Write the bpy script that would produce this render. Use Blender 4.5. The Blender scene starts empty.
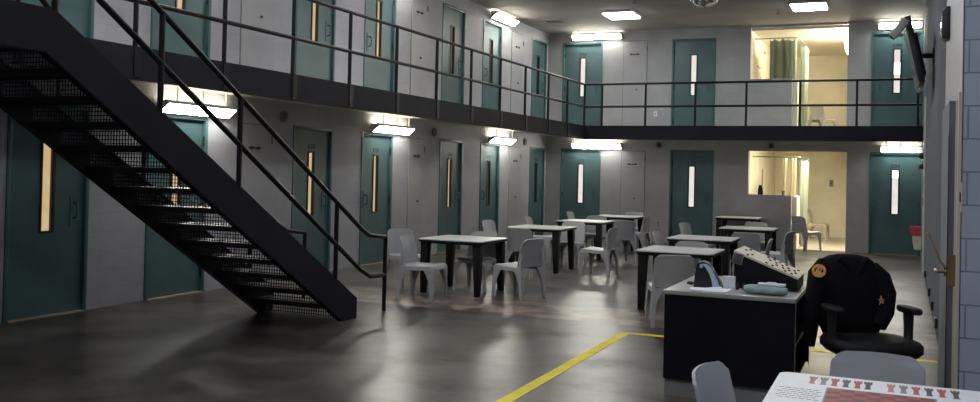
import bpy, math, random
from math import sin, cos, pi, radians
from mathutils import Vector, Matrix

random.seed(7)
SC = bpy.context.scene
COL = SC.collection

# ------------------------------------------------------------------ materials
def new_mat(name):
    m = bpy.data.materials.new(name); m.use_nodes = True
    nt = m.node_tree
    return m, nt, nt.nodes['Principled BSDF']

def N(nt, t, **kw):
    n = nt.nodes.new(t)
    for k, v in kw.items():
        try: n.inputs[k].default_value = v
        except Exception: setattr(n, k, v)
    return n

def plain(name, col, rough=0.5, metal=0.0, spec=0.5, var=0.12, scale=9.0, bump=0.0, coat=0.0):
    m, nt, b = new_mat(name)
    tc = N(nt, 'ShaderNodeTexCoord')
    no = N(nt, 'ShaderNodeTexNoise', Scale=scale, Detail=4.0)
    nt.links.new(tc.outputs['Object'], no.inputs['Vector'])
    r = N(nt, 'ShaderNodeValToRGB')
    r.color_ramp.elements[0].position = .3; r.color_ramp.elements[1].position = .7
    a = [max(0, c*(1-var)) for c in col]; z = [min(1, c*(1+var)) for c in col]
    r.color_ramp.elements[0].color = (*a, 1); r.color_ramp.elements[1].color = (*z, 1)
    nt.links.new(no.outputs['Fac'], r.inputs['Fac'])
    nt.links.new(r.outputs['Color'], b.inputs['Base Color'])
    b.inputs['Roughness'].default_value = rough; b.inputs['Metallic'].default_value = metal
    b.inputs['Specular IOR Level'].default_value = spec
    if coat: b.inputs['Coat Weight'].default_value = coat
    if bump:
        bp = N(nt, 'ShaderNodeBump', Strength=bump, Distance=.01)
        n2 = N(nt, 'ShaderNodeTexNoise', Scale=scale*8, Detail=3.0)
        nt.links.new(tc.outputs['Object'], n2.inputs['Vector'])
        nt.links.new(n2.outputs['Fac'], bp.inputs['Height']); nt.links.new(bp.outputs['Normal'], b.inputs['Normal'])
    return m

def emit(name, col, strength, base=(.8, .8, .8)):
    m, nt, b = new_mat(name)
    b.inputs['Base Color'].default_value = (*base, 1)
    b.inputs['Emission Color'].default_value = (*col, 1)
    b.inputs['Emission Strength'].default_value = strength
    b.inputs['Roughness'].default_value = .4
    return m

def lit_pane(name, c1, c2, s):
    m, nt, b = new_mat(name)
    tc = N(nt, 'ShaderNodeTexCoord')
    no = N(nt, 'ShaderNodeTexNoise', Scale=6.0, Detail=3.0)
    nt.links.new(tc.outputs['Object'], no.inputs['Vector'])
    r = N(nt, 'ShaderNodeValToRGB')
    r.color_ramp.elements[0].position = .35; r.color_ramp.elements[1].position = .65
    r.color_ramp.elements[0].color = (*c1, 1); r.color_ramp.elements[1].color = (*c2, 1)
    nt.links.new(no.outputs['Fac'], r.inputs['Fac'])
    nt.links.new(r.outputs['Color'], b.inputs['Emission Color'])
    b.inputs['Base Color'].default_value = (.05, .05, .05, 1)
    b.inputs['Emission Strength'].default_value = s
    b.inputs['Roughness'].default_value = .15
    return m

def block(name, col, axis, rough=.55, spec=.4, mortar=.92, bump=.25):
    """painted concrete block: axis 'x' = wall of constant x, 'y' = wall of constant y"""
    m, nt, b = new_mat(name)
    tc = N(nt, 'ShaderNodeTexCoord')
    sp = N(nt, 'ShaderNodeSeparateXYZ'); cb = N(nt, 'ShaderNodeCombineXYZ')
    nt.links.new(tc.outputs['Object'], sp.inputs[0])
    nt.links.new(sp.outputs['Y' if axis == 'x' else 'X'], cb.inputs[0])
    nt.links.new(sp.outputs['Z'], cb.inputs[1])
    br = N(nt, 'ShaderNodeTexBrick')
    br.inputs['Scale'].default_value = 1.0
    br.inputs['Mortar Size'].default_value = .006
    br.inputs['Mortar Smooth'].default_value = .4
    br.inputs['Brick Width'].default_value = .406
    br.inputs['Row Height'].default_value = .203
    br.inputs['Color1'].default_value = (*[c*1.02 for c in col], 1)
    br.inputs['Color2'].default_value = (*[c*.97 for c in col], 1)
    br.inputs['Mortar'].default_value = (*[c*mortar for c in col], 1)
    nt.links.new(cb.outputs[0], br.inputs['Vector'])
    no = N(nt, 'ShaderNodeTexNoise', Scale=1.6, Detail=6.0, Roughness=.6)
    nt.links.new(tc.outputs['Object'], no.inputs['Vector'])
    mr = N(nt, 'ShaderNodeMapRange'); mr.inputs['From Min'].default_value = .3; mr.inputs['From Max'].default_value = .7
    mr.inputs['To Min'].default_value = .88; mr.inputs['To Max'].default_value = 1.08
    nt.links.new(no.outputs['Fac'], mr.inputs['Value'])
    mx = N(nt, 'ShaderNodeMix', data_type='RGBA', blend_type='MULTIPLY')
    mx.inputs['Factor'].default_value = 1
    nt.links.new(br.outputs['Color'], mx.inputs['A']); nt.links.new(mr.outputs[0], mx.inputs['B'])
    nt.links.new(mx.outputs['Result'], b.inputs['Base Color'])
    bp = N(nt, 'ShaderNodeBump', Strength=bump, Distance=.006); bp.invert = True
    nt.links.new(br.outputs['Fac'], bp.inputs['Height']); nt.links.new(bp.outputs['Normal'], b.inputs['Normal'])
    b.inputs['Roughness'].default_value = rough; b.inputs['Specular IOR Level'].default_value = spec
    return m

def curtain_mat(name, col):
    m = plain(name, col, .8, var=.1, scale=8)
    nt = m.node_tree; b = nt.nodes['Principled BSDF']; out = nt.nodes['Material Output']
    tr = N(nt, 'ShaderNodeBsdfTranslucent'); tr.inputs['Color'].default_value = (*[min(1, c*1.3) for c in col], 1)
    mx = N(nt, 'ShaderNodeMixShader'); mx.inputs[0].default_value = .5
    nt.links.new(b.outputs[0], mx.inputs[1]); nt.links.new(tr.outputs[0], mx.inputs[2]); nt.links.new(mx.outputs[0], out.inputs['Surface'])
    return m

def floor_mat():
    m, nt, b = new_mat('polished_concrete')
    tc = N(nt, 'ShaderNodeTexCoord')
    n1 = N(nt, 'ShaderNodeTexNoise', Scale=.8, Detail=5.0, Roughness=.6)
    n2 = N(nt, 'ShaderNodeTexNoise', Scale=3.0, Detail=4.0, Roughness=.6)
    for n in (n1, n2): nt.links.new(tc.outputs['Object'], n.inputs['Vector'])
    r1 = N(nt, 'ShaderNodeValToRGB')
    e = r1.color_ramp.elements
    e[0].position = .34; e[0].color = (.021, .0185, .0175, 1)
    e[1].position = .68; e[1].color = (.092, .079, .070, 1)
    nt.links.new(n1.outputs['Fac'], r1.inputs['Fac'])
    r2 = N(nt, 'ShaderNodeValToRGB')
    r2.color_ramp.elements[0].position = .32; r2.color_ramp.elements[0].color = (.72, .71, .71, 1)
    r2.color_ramp.elements[1].position = .62; r2.color_ramp.elements[1].color = (1.12, 1.11, 1.1, 1)
    nt.links.new(n2.outputs['Fac'], r2.inputs['Fac'])
    mx = N(nt, 'ShaderNodeMix', data_type='RGBA', blend_type='MULTIPLY'); mx.inputs['Factor'].default_value = 1
    n7 = N(nt, 'ShaderNodeTexNoise', Scale=22.0, Detail=5.0, Roughness=.7); nt.links.new(tc.outputs['Object'], n7.inputs['Vector'])
    q7 = N(nt, 'ShaderNodeMapRange'); q7.inputs['From Min'].default_value = .35; q7.inputs['From Max'].default_value = .65
    q7.inputs['To Min'].default_value = .7; q7.inputs['To Max'].default_value = 1.3
    nt.links.new(n7.outputs['Fac'], q7.inputs['Value'])
    m7 = N(nt, 'ShaderNodeMix', data_type='RGBA', blend_type='MULTIPLY'); m7.inputs['Factor'].default_value = 1
    nt.links.new(r2.outputs['Color'], m7.inputs['A']); nt.links.new(q7.outputs[0], m7.inputs['B'])
    nt.links.new(r1.outputs['Color'], mx.inputs['A']); nt.links.new(m7.outputs['Result'], mx.inputs['B'])
    # saw-cut joint across the room near y = 9.4 and one along the room
    sp = N(nt, 'ShaderNodeSeparateXYZ'); nt.links.new(tc.outputs['Object'], sp.inputs[0])
    nz = N(nt, 'ShaderNodeTexNoise', Scale=.5); nt.links.new(tc.outputs['Object'], nz.inputs['Vector'])
    a1 = N(nt, 'ShaderNodeMath', operation='MULTIPLY_ADD'); nt.links.new(nz.outputs['Fac'], a1.inputs[0]); a1.inputs[1].default_value = .25
    nt.links.new(sp.outputs['Y'], a1.inputs[2])
    a2 = N(nt, 'ShaderNodeMath', operation='SUBTRACT'); nt.links.new(a1.outputs[0], a2.inputs[0]); a2.inputs[1].default_value = 9.5
    a3 = N(nt, 'ShaderNodeMath', operation='ABSOLUTE'); nt.links.new(a2.outputs[0], a3.inputs[0])
    a4 = N(nt, 'ShaderNodeMath', operation='LESS_THAN'); nt.links.new(a3.outputs[0], a4.inputs[0]); a4.inputs[1].default_value = .03
    # pinkish worn patches around the seating, in a band behind the joint
    n3 = N(nt, 'ShaderNodeTexNoise', Scale=2.6, Detail=5.0); nt.links.new(tc.outputs['Object'], n3.inputs['Vector'])
    r3 = N(nt, 'ShaderNodeValToRGB'); r3.color_ramp.elements[0].position = .44; r3.color_ramp.elements[1].position = .56
    nt.links.new(n3.outputs['Fac'], r3.inputs['Fac'])
    g1 = N(nt, 'ShaderNodeMath', operation='SUBTRACT'); nt.links.new(sp.outputs['Y'], g1.inputs[0]); g1.inputs[1].default_value = 10.0
    g2 = N(nt, 'ShaderNodeMath', operation='ABSOLUTE'); nt.links.new(g1.outputs[0], g2.inputs[0])
    g3 = N(nt, 'ShaderNodeMath', operation='LESS_THAN'); nt.links.new(g2.outputs[0], g3.inputs[0]); g3.inputs[1].default_value = .55
    g4 = N(nt, 'ShaderNodeMath', operation='MULTIPLY'); nt.links.new(g3.outputs[0], g4.inputs[0]); nt.links.new(r3.outputs['Color'], g4.inputs[1])
    g5 = N(nt, 'ShaderNodeMath', operation='MULTIPLY'); nt.links.new(g4.outputs[0], g5.inputs[0]); g5.inputs[1].default_value = .85
    mw = N(nt, 'ShaderNodeMix', data_type='RGBA'); nt.links.new(g5.outputs[0], mw.inputs['Factor'])
    nt.links.new(mx.outputs['Result'], mw.inputs['A']); mw.inputs['B'].default_value = (.19, .135, .115, 1)
    gz = N(nt, 'ShaderNodeMapRange'); gz.inputs['From Min'].default_value = -.04; gz.inputs['From Max'].default_value = .04
    gz.inputs['To Min'].default_value = 1.0; gz.inputs['To Max'].default_value = 1.45
    nt.links.new(a2.outputs[0], gz.inputs['Value'])
    mz = N(nt, 'ShaderNodeMix', data_type='RGBA', blend_type='MULTIPLY'); mz.inputs['Factor'].default_value = 1
    nt.links.new(mw.outputs['Result'], mz.inputs['A']); nt.links.new(gz.outputs[0], mz.inputs['B'])
    mj = N(nt, 'ShaderNodeMix', data_type='RGBA'); nt.links.new(a4.outputs[0], mj.inputs['Factor'])
    nt.links.new(mz.outputs['Result'], mj.inputs['A']); mj.inputs['B'].default_value = (.025, .022, .02, 1)
    nt.links.new(mj.outputs['Result'], b.inputs['Base Color'])
    n4 = N(nt, 'ShaderNodeTexNoise', Scale=1.3, Detail=2.0, Roughness=.5); nt.links.new(tc.outputs['Object'], n4.inputs['Vector'])
    rr = N(nt, 'ShaderNodeMapRange'); rr.inputs['From Min'].default_value = .2; rr.inputs['From Max'].default_value = .8
    rr.inputs['To Min'].default_value = .28; rr.inputs['To Max'].default_value = .32
    nt.links.new(n4.outputs['Fac'], rr.inputs['Value']); nt.links.new(rr.outputs[0], b.inputs['Roughness'])
    n5 = N(nt, 'ShaderNodeTexNoise', Scale=1.1, Detail=5.0, Roughness=.6); nt.links.new(tc.outputs['Object'], n5.inputs['Vector'])
    rs = N(nt, 'ShaderNodeMapRange'); rs.inputs['From Min'].default_value = .35; rs.inputs['From Max'].default_value = .65
    rs.inputs['To Min'].default_value = .08; rs.inputs['To Max'].default_value = .58
    nt.links.new(n5.outputs['Fac'], rs.inputs['Value']); nt.links.new(rs.outputs[0], b.inputs['Specular IOR Level'])
    return m

WALLC = (.36, .362, .40)
M = dict(
    wall_x=block('painted_block_left', WALLC, 'x'),
    wall_y=block('painted_block_back', (.345, .345, .36), 'y'),
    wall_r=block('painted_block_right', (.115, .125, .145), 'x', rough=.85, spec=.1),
    wall_n=block('painted_block_near', (.37, .415, .51), 'y', mortar=.6, bump=.8),
    cream_x=block('cream_block_x', (.8, .75, .62), 'x', mortar=.975, bump=.2),
    cream_y=block('cream_block_y', (.8, .75, .62), 'y', mortar=.975, bump=.2),
    cream=plain('cream_paint', (.78, .73, .6), .5, var=.03),
    ceiling=plain('ceiling_paint', (.30, .275, .26), .8, var=.1, scale=1.4, bump=.2),
    soffit=plain('soffit_paint', (.5, .48, .44), .7, var=.06, scale=2),
    floor=floor_mat(),
    teal=plain('teal_paint', (.056, .116, .126), .38, var=.15, scale=2.2),
    teal_dark=plain('teal_frame_paint', (.048, .11, .12), .4, var=.12, scale=2.2),
    grey_door=plain('grey_panel_paint', (.33, .325, .35), .5, var=.06, scale=2.5),
    grey_gap=plain('dark_joint', (.12, .12, .13), .7),
    navy=plain('navy_steel', (.008, .008, .014), .55, spec=.2, var=.2, scale=3),
    fascia=plain('charcoal_fascia', (.010, .0095, .0155), .65, spec=.2, var=.15, scale=2),
    rail=plain('black_rail_paint', (.006, .006, .008), .4, var=.1, spec=.25),
    black=plain('black_plastic', (.012, .012, .014), .4, var=.1),
    black_lam=plain('black_laminate', (.006, .006, .011), .5, spec=.2, var=.15, scale=4),
    cloth=plain('black_jacket_cloth', (.004, .004, .0055), .9, spec=.12, var=.2, scale=40, bump=.5),
    foam=plain('black_upholstery', (.005, .005, .006), .6, spec=.2, var=.15, scale=30, bump=.3),
    chair=plain('grey_chair_plastic', (.31, .31, .325), .42, var=.07, scale=5),
    chair_near=plain('pale_grey_chair_plastic', (.36, .365, .40), .5, var=.05, scale=5),
    beige=plain('beige_chair_plastic', (.46, .42, .34), .5, var=.05),
    top=plain('speckled_table_laminate', (.55, .55, .55), .33, var=.08, scale=60),
    game_top=plain('white_game_top', (.66, .67, .72), .35, var=.04, scale=20),
    leg=plain('black_table_leg', (.006, .006, .007), .55, var=.1, spec=.2),
    steel=plain('brushed_steel', (.4, .4, .4), .35, metal=1.0),
    brass=plain('aged_brass', (.30, .24, .13), .4, metal=.9),
    cream_metal=plain('cream_frame_paint', (.62, .56, .45), .45, var=.05),
    rust=plain('brown_weatherstrip', (.10, .055, .035), .7),
    fix=plain('fixture_enamel', (.55, .54, .5), .45, var=.03),
    yellow=plain('yellow_floor_tape', (.64, .53, .015), .55, spec=.2, var=.12, scale=6),
    white=plain('white_plastic', (.68, .68, .66), .4, var=.03),
    paper=plain('white_paper', (.75, .76, .82), .7, var=.02),
    tealcloth=plain('teal_grey_towel', (.25, .33, .34), .9, var=.15, scale=25, bump=.4),
    bluegrey=plain('blue_grey_plastic', (.38, .45, .6), .3, var=.05),
    panel=plain('cream_control_panel', (.5, .46, .38), .45, var=.06, scale=12),
    greybtn=plain('grey_grille', (.17, .17, .18), .5),
    orange=plain('orange_embroidery', (.62, .25, .03), .7, var=.3, scale=60),
    gold=plain('tan_embroidery', (.42, .27, .16), .7, var=.2, scale=60),
    red=plain('red_print', (.34, .045, .05), .5, var=.1, scale=20),
    red_glare=plain('glared_red_print', (.45, .16, .15), .5, var=.1, scale=20),  # red rook print with table glare mixed into its colour
    grey_print=plain('grey_print', (.18, .18, .19), .5),  # on the rooks: dark print paled by glare put into the colour
    dark_print=plain('dark_print', (.035, .035, .045), .5),
    redbag=plain('red_plastic', (.45, .06, .08), .45),
    whitebag=plain('white_plastic_sheet', (.62, .62, .5), .5),
    wood=plain('tan_wood', (.34, .26, .19), .5),
    green=curtain_mat('sage_green_curtain', (.35, .40, .335)),
    whitecurtain=curtain_mat('cream_curtain', (.70, .66, .54)),
    chrome=plain('chrome', (.7, .7, .7), .08, metal=1.0, var=.02),
    tube_neutral=emit('fluorescent_lens', (1, .97, .86), 30),
    tube_under=emit('fluorescent_lens_under', (1, .98, .88), 22),
    slot_warm=emit('fluorescent_top_slot', (1, .92, .68), 11),
    troffer=emit('ceiling_lens', (.9, .97, 1), 15),
    troffer_cool=emit('ceiling_lens_near', (.86, .93, 1), 17),
    troffer_mid=emit('ceiling_lens_mid', (.95, .97, 1), 26),
    shower_lamp=emit('shower_lens', (1, .91, .70), 32),
    pane_amber=lit_pane('amber_lit_glass', (.95, .62, .28), (1, .78, .46), .32),
    pane_dim=lit_pane('dim_lit_glass', (.5, .4, .25), (.6, .52, .38), .08),
    pane_white=lit_pane('pale_lit_glass', (.9, .82, .74), (1, .95, .93), .46),
    pane_bright=emit('bright_cell_light', (.95, .97, 1), 1.6),
    screen=plain('black_glass', (.006, .006, .008), .12, var=.02),
)

# ------------------------------------------------------------------ mesh builder
class MB:
    def __init__(s): s.v = []; s.f = []
    def add(s, vs, fs):
        o = len(s.v); s.v += [tuple(v) for v in vs]; s.f += [tuple(i+o for i in f) for f in fs]; return s
    def box(s, x0, x1, y0, y1, z0, z1):
        return s.add([(x0,y0,z0),(x1,y0,z0),(x1,y1,z0),(x0,y1,z0),(x0,y0,z1),(x1,y0,z1),(x1,y1,z1),(x0,y1,z1)],
                     [(0,3,2,1),(4,5,6,7),(0,1,5,4),(1,2,6,5),(2,3,7,6),(3,0,4,7)])
    def prism(s, poly, a0, a1, axis='x'):
        """poly of 2D points, extruded along axis from a0 to a1"""
        def P(p, a):
            return {'x': (a, p[0], p[1]), 'y': (p[0], a, p[1]), 'z': (p[0], p[1], a)}[axis]
        n = len(poly)
        vs = [P(p, a0) for p in poly] + [P(p, a1) for p in poly]
        fs = [tuple(range(n))[::-1], tuple(range(n, 2*n))] + [(i, (i+1) % n, n+(i+1) % n, n+i) for i in range(n)]
        return s.add(vs, fs)
    def tube(s, pts, r, n=10, caps=True):
        pts = [Vector(p) for p in pts]; k = len(pts)
        rs = r if isinstance(r, (list, tuple)) else [r]*k
        t0 = (pts[1]-pts[0]).normalized()
        up = Vector((0, 0, 1)) if abs(t0.z) < .9 else Vector((1, 0, 0))
        nrm = (up - t0*up.dot(t0)).normalized()
        vs = []; fs = []
        for i, p in enumerate(pts):
            if i == 0: t = t0
            elif i == k-1: t = (pts[i]-pts[i-1]).normalized()
            else:
                t = ((pts[i]-pts[i-1]).normalized() + (pts[i+1]-pts[i]).normalized()).normalized()
            nrm = (nrm - t*nrm.dot(t)).normalized(); b = t.cross(nrm)
            for j in range(n):
                a = 2*pi*j/n
                vs.append(p + (nrm*cos(a) + b*sin(a))*rs[i])
        for i in range(k-1):
            for j in range(n):
                fs.append((i*n+j, i*n+(j+1) % n, (i+1)*n+(j+1) % n, (i+1)*n+j))
        if caps: fs += [tuple(range(n))[::-1], tuple(range((k-1)*n, k*n))]
        return s.add(vs, fs)
    def loft(s, rings, caps=True):
        n = len(rings[0]); vs = [p for r in rings for p in r]; fs = []
        for i in range(len(rings)-1):
            for j in range(n):
                fs.append((i*n+j, i*n+(j+1) % n, (i+1)*n+(j+1) % n, (i+1)*n+j))
        if caps: fs += [tuple(range(n))[::-1], tuple(range((len(rings)-1)*n, len(rings)*n))]
        return s.add(vs, fs)
    def lathe(s, prof, n=24, c=(0, 0, 0)):
        rings = [[(c[0]+r*cos(2*pi*j/n), c[1]+r*sin(2*pi*j/n), c[2]+z) for j in range(n)] for r, z in prof]
        return s.loft(rings)
    def shell(s, grid, th):
        """grid[i][j] of Vectors -> closed sheet of thickness th"""
        R = len(grid); C = len(grid[0]); top = []; bot = []
        for i in range(R):
            for j in range(C):
                du = grid[min(i+1, R-1)][j] - grid[max(i-1, 0)][j]
                dv = grid[i][min(j+1, C-1)] - grid[i][max(j-1, 0)]
                nn = du.cross(dv)
                nn = nn.normalized() if nn.length > 1e-9 else Vector((0, 0, 1))
                top.append(grid[i][j]+nn*th/2); bot.append(grid[i][j]-nn*th/2)
        o = R*C; fs = []
        for i in range(R-1):
            for j in range(C-1):
                a, b, c, d = i*C+j, i*C+j+1, (i+1)*C+j+1, (i+1)*C+j
                fs += [(a, d, c, b), (o+a, o+b, o+c, o+d)]
        edge = [(i, 0) for i in range(R)] + [(R-1, j) for j in range(1, C)] + [(i, C-1) for i in range(R-2, -1, -1)] + [(0, j) for j in range(C-2, 0, -1)]
        for k in range(len(edge)):
            p, q = edge[k], edge[(k+1) % len(edge)]
            a = p[0]*C+p[1]; b = q[0]*C+q[1]
            fs.append((a, b, o+b, o+a))
        return s.add(top+bot, fs)
    def xf(s, mat):
        s.v = [tuple(mat @ Vector(v)) for v in s.v]; return s
    def build(s, name, mat, parent=None, loc=(0, 0, 0), rz=0, smooth=False, bevel=0, angle=38):
        me = bpy.data.meshes.new(name); me.from_pydata(s.v, [], s.f); me.update()
        import bmesh
        bm = bmesh.new(); bm.from_mesh(me)
        bmesh.ops.recalc_face_normals(bm, faces=bm.faces)
        if bevel:
            bmesh.ops.bevel(bm, geom=[e for e in bm.edges if len(e.link_faces) == 2 and e.calc_face_angle(0) > radians(35)],
                            offset=bevel, segments=2, affect='EDGES', profile=.6, clamp_overlap=True)
        bm.to_mesh(me); bm.free()
        if smooth or bevel:
            me.polygons.foreach_set('use_smooth', [True]*len(me.polygons)); me.set_sharp_from_angle(angle=radians(angle))
        me.materials.append(M[mat] if isinstance(mat, str) else mat)
        o = bpy.data.objects.new(name, me); COL.objects.link(o)
        o.location = loc; o.rotation_euler = (0, 0, rz)
        if parent: o.parent = parent
        return o

def tag(o, label=None, cat=None, group=None, kind=None):
    if label: o['label'] = label
    if cat: o['category'] = cat
    if group: o['group'] = group
    if kind: o['kind'] = kind
    return o

def empty(name, loc=(0, 0, 0), rz=0):
    o = bpy.data.objects.new(name, None); COL.objects.link(o)
    o.empty_display_size = .1; o.location = loc; o.rotation_euler = (0, 0, rz); return o

def struct(o, label, cat): return tag(o, label, cat, kind='structure')

def copy_tree(o, parent=None):
    c = o.copy(); COL.objects.link(c); c.parent = parent
    for ch in list(o.children): copy_tree(ch, c)
    return c

def text(s, size, parent, loc, rot, mat='black', name='number', depth=.002):
    cu = bpy.data.curves.new(name, 'FONT'); cu.body = s; cu.size = size; cu.extrude = depth
    cu.align_x = 'CENTER'; cu.align_y = 'CENTER'; cu.materials.append(M[mat])
    o = bpy.data.objects.new(name, cu); COL.objects.link(o); o.parent = parent
    o.location = loc; o.rotation_euler = rot; return o

# ------------------------------------------------------------------ the room
L, D, B = 7.8, 21.32, 1.4            # left wall, back wall, balcony depth
ZU, ZC = 2.55, 4.94                  # upper floor, ceiling
def xr(y): return .375 + .0087*(y-6.4)   # right wall plane

def holed_wall(name, axis, p0, p1, u0, u1, v0, v1, holes, mat):
    us = sorted({u0, u1, *[h[0] for h in holes], *[h[1] for h in holes]})
    vs = sorted({v0, v1, *[h[2] for h in holes], *[h[3] for h in holes]})
    def solid(i, j):
        if i < 0 or j < 0 or i >= len(us)-1 or j >= len(vs)-1: return False
        a = (us[i]+us[i+1])/2; b = (vs[j]+vs[j+1])/2
        return not any(h[0] < a < h[1] and h[2] < b < h[3] for h in holes)
    m = MB()
    P = (lambda p, u, v: (p, u, v)) if axis == 'x' else (lambda p, u, v: (u, p, v))
    for i in range(len(us)-1):
        for j in range(len(vs)-1):
            if not solid(i, j): continue
            a, b, c, d = us[i], us[i+1], vs[j], vs[j+1]
            for p in (p0, p1): m.add([P(p,a,c), P(p,b,c), P(p,b,d), P(p,a,d)], [(0,1,2,3)])
            for (di, dj, q) in ((-1,0,((a,c),(a,d))), (1,0,((b,c),(b,d))), (0,-1,((a,c),(b,c))), (0,1,((a,d),(b,d)))):
                if not solid(i+di, j+dj):
                    (e, f), (g, h) = q
                    m.add([P(p0,e,f), P(p0,g,h), P(p1,g,h), P(p1,e,f)], [(0,1,2,3)])
    # weld
    key = {}; nv = []; mp = []
    for v in m.v:
        k = tuple(round(c, 5) for c in v)
        if k not in key: key[k] = len(nv); nv.append(v)
        mp.append(key[k])
    m.v = nv; m.f = [tuple(mp[i] for i in f) for f in m.f]
    return m.build(name, mat)

DH = 2.15
left_doors = [6.825, 8.65, 11.435, 13.275, 16.05, 17.92, 20.72]     # y of each cell door centre
left_chase = [(9.72, 10.44), (14.33, 14.92), (18.96, 19.64)]
back_doors = [-6.915, -4.26, .005]
back_chase = (-5.915, -5.335)

hl = []
for y in left_doors:
    hl += [(y-.5, y+.5, 0, DH), (y-.5, y+.5, ZU, ZU+DH)]
struct(holed_wall('wall_left', 'x', -L-.25, -L, -4.2, D+.25, 0, ZC, hl, 'wall_x'),
       'long grey painted block wall with two storeys of teal cell doors', 'wall')
hb = []
for x in back_doors:
    hb += [(x-.5, x+.5, 0, DH), (x-.5, x+.5, ZU, ZU+DH)]
hb += [(-3.0, -2.07, 1.18, 2.15), (-2.07, -.95, 0, 2.15), (-3.0, -2.1, 3.75, 4.90), (-2.1, -.97, ZU, 4.90)]
struct(holed_wall('wall_back', 'y', D, D+.2, -L, .75, 0, ZC, hb, 'wall_y'),
       'grey end wall with teal doors and two lit shower openings', 'wall')
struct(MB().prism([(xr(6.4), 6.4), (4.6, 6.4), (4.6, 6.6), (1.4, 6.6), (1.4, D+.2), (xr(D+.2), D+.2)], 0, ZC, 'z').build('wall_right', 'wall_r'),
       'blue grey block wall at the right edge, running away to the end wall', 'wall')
struct(MB().box(xr(6.4)+.004, 4.6, 6.385, 6.4, 0, ZC).build('wall_near', 'wall_n'), 'pale blue block wall end facing the camera at the right edge', 'wall')
struct(MB().prism([(xr(6.4), 6.385), (xr(6.4)+.004, 6.385), (xr(9.0)+.004, 9.0), (xr(9.0), 9.0)], 0, ZC, 'z').xf(Matrix.Translation((-.006, 0, 0))).build(
    'trim_1', plain('pale_strip', (.4, .4, .42), .5, var=.04)), 'paler strip of wall beside the block corner at the right', 'trim')  # thin sheet over the near end of the right wall, paler than it
struct(MB().box(4.6, 4.8, -4.2, 6.6, 0, ZC).build('wall_far_right', 'wall_x'), 'grey wall on the right behind the camera', 'wall')
struct(MB().box(-L-.25, 4.8, -4.4, -4.2, 0, ZC).build('wall_front', 'wall_y'), 'grey wall behind the camera', 'wall')
struct(MB().box(-L-1.5, 4.8, -4.4, 28, -.12, 0).build('floor', 'floor'), 'dark polished concrete floor with worn shiny patches', 'floor')
struct(MB().box(-L-1.5, 4.8, -4.4, 28, ZC, ZC+.15).build('ceiling', 'ceiling'), 'warm grey painted ceiling', 'ceiling')
# cells behind the doors (dark), one shell per wall
struct(MB().box(-L-1.4, -L-1.3, -4.2, D+.25, 0, ZC).build('wall_cells', 'grey_gap'), 'dark wall inside the cells', 'wall')

# balcony slab and its fascia
struct(MB().prism([(-L, -4.2), (-L+B, -4.2), (-L+B, D-B), (.49, D-B), (.505, D), (-L, D)], 2.46, ZU, 'z').build('balcony_floor', 'soffit'),
       'balcony walkway slab in front of the upper cells', 'balcony')
fa = MB()
fa.box(-L+B-.02, -L+B+.03, -4.2, D-B, 2.325, 2.63)
fa.build
struct(fa.build('trim_2', 'fascia'), 'charcoal steel edge of the left balcony', 'balcony edge')
struct(MB().box(-L+B+.03, .488, D-B-.03, D-B+.02, 2.325, 2.63).build('trim_3', 'fascia'), 'charcoal steel edge of the end balcony', 'balcony edge')

# shower rooms behind the end wall
def shower(z0, z1, nm, lab):
    w = D+.2
    struct(MB().box(-3.15, -3.0, w, 26.5, z0, z1).build('wall_'+nm+'_left', 'cream_x'), 'cream side wall of the '+lab, 'wall')
    struct(MB().box(-3.15, -.6, 26.4, 26.55, z0, z1).build('wall_'+nm+'_back', 'cream_y'), 'cream rear wall of the '+lab, 'wall')
    struct(MB().box(-.93, -.78, w, 26.5, z0, z1).build('wall_'+nm+'_right', 'cream_x'), 'cream right wall of the '+lab, 'wall')
    struct(MB().box(-3.15, -.78, w, 26.5, z1, z1+.08).build('ceiling_'+nm, 'cream'), 'cream ceiling of the '+lab, 'ceiling')
    struct(MB().box(-3.15, -.78, w if z0 == 0 else D, 26.5, z0-.06 if z0 else -.05, z0+.004).build('floor_'+nm, plain('shower_floor_'+nm, (.42, .39, .33), .3, var=.1, scale=3)), 'pale floor of the '+lab, 'floor')
shower(0, 2.3, 'lower_shower', 'lit shower room on the ground floor')
shower(ZU, 4.86, 'upper_shower', 'lit shower room on the balcony level')
struct(MB().box(-2.1, -2.0, D+.2, 23.4, ZU, 3.72).build('wall_upper_stall', 'cream_x'), 'low cream stall partition in the upper shower', 'wall')
struct(MB().box(-2.07, -1.97, D+.2, 23.4, 0, 1.16).build('wall_lower_stall', 'cream_x'), 'low cream stall partition in the lower shower', 'wall')
def shower_lamp(z, x, y, lab):
    t = tag(empty('ceiling_light', (x, y, z)), lab, 'light', 'shower room lights')
    MB().box(-.3, .3, -.6, .6, -.03, 0).build('housing', 'fix', t)
    MB().box(-.26, .26, -.56, .56, -.06, -.03).build('lens', 'shower_lamp', t, bevel=.01)
    return t
shower_lamp(2.298, -1.45, 22.15, 'ceiling light hidden inside the ground floor shower room')
t = tag(empty('shower_wall_light', (-.93, 22.5, 4.66)), 'slanted tube light high on the right side of the upper shower', 'light')
MB().box(-.05, 0, -.65, .65, -.25, .2).build('housing', 'fix', t)
MB().prism([(-.05, -.22), (-.12, -.20), (-.16, .12), (-.05, .18)], -.62, .62, 'y').build('lens', 'shower_lamp', t)

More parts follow.
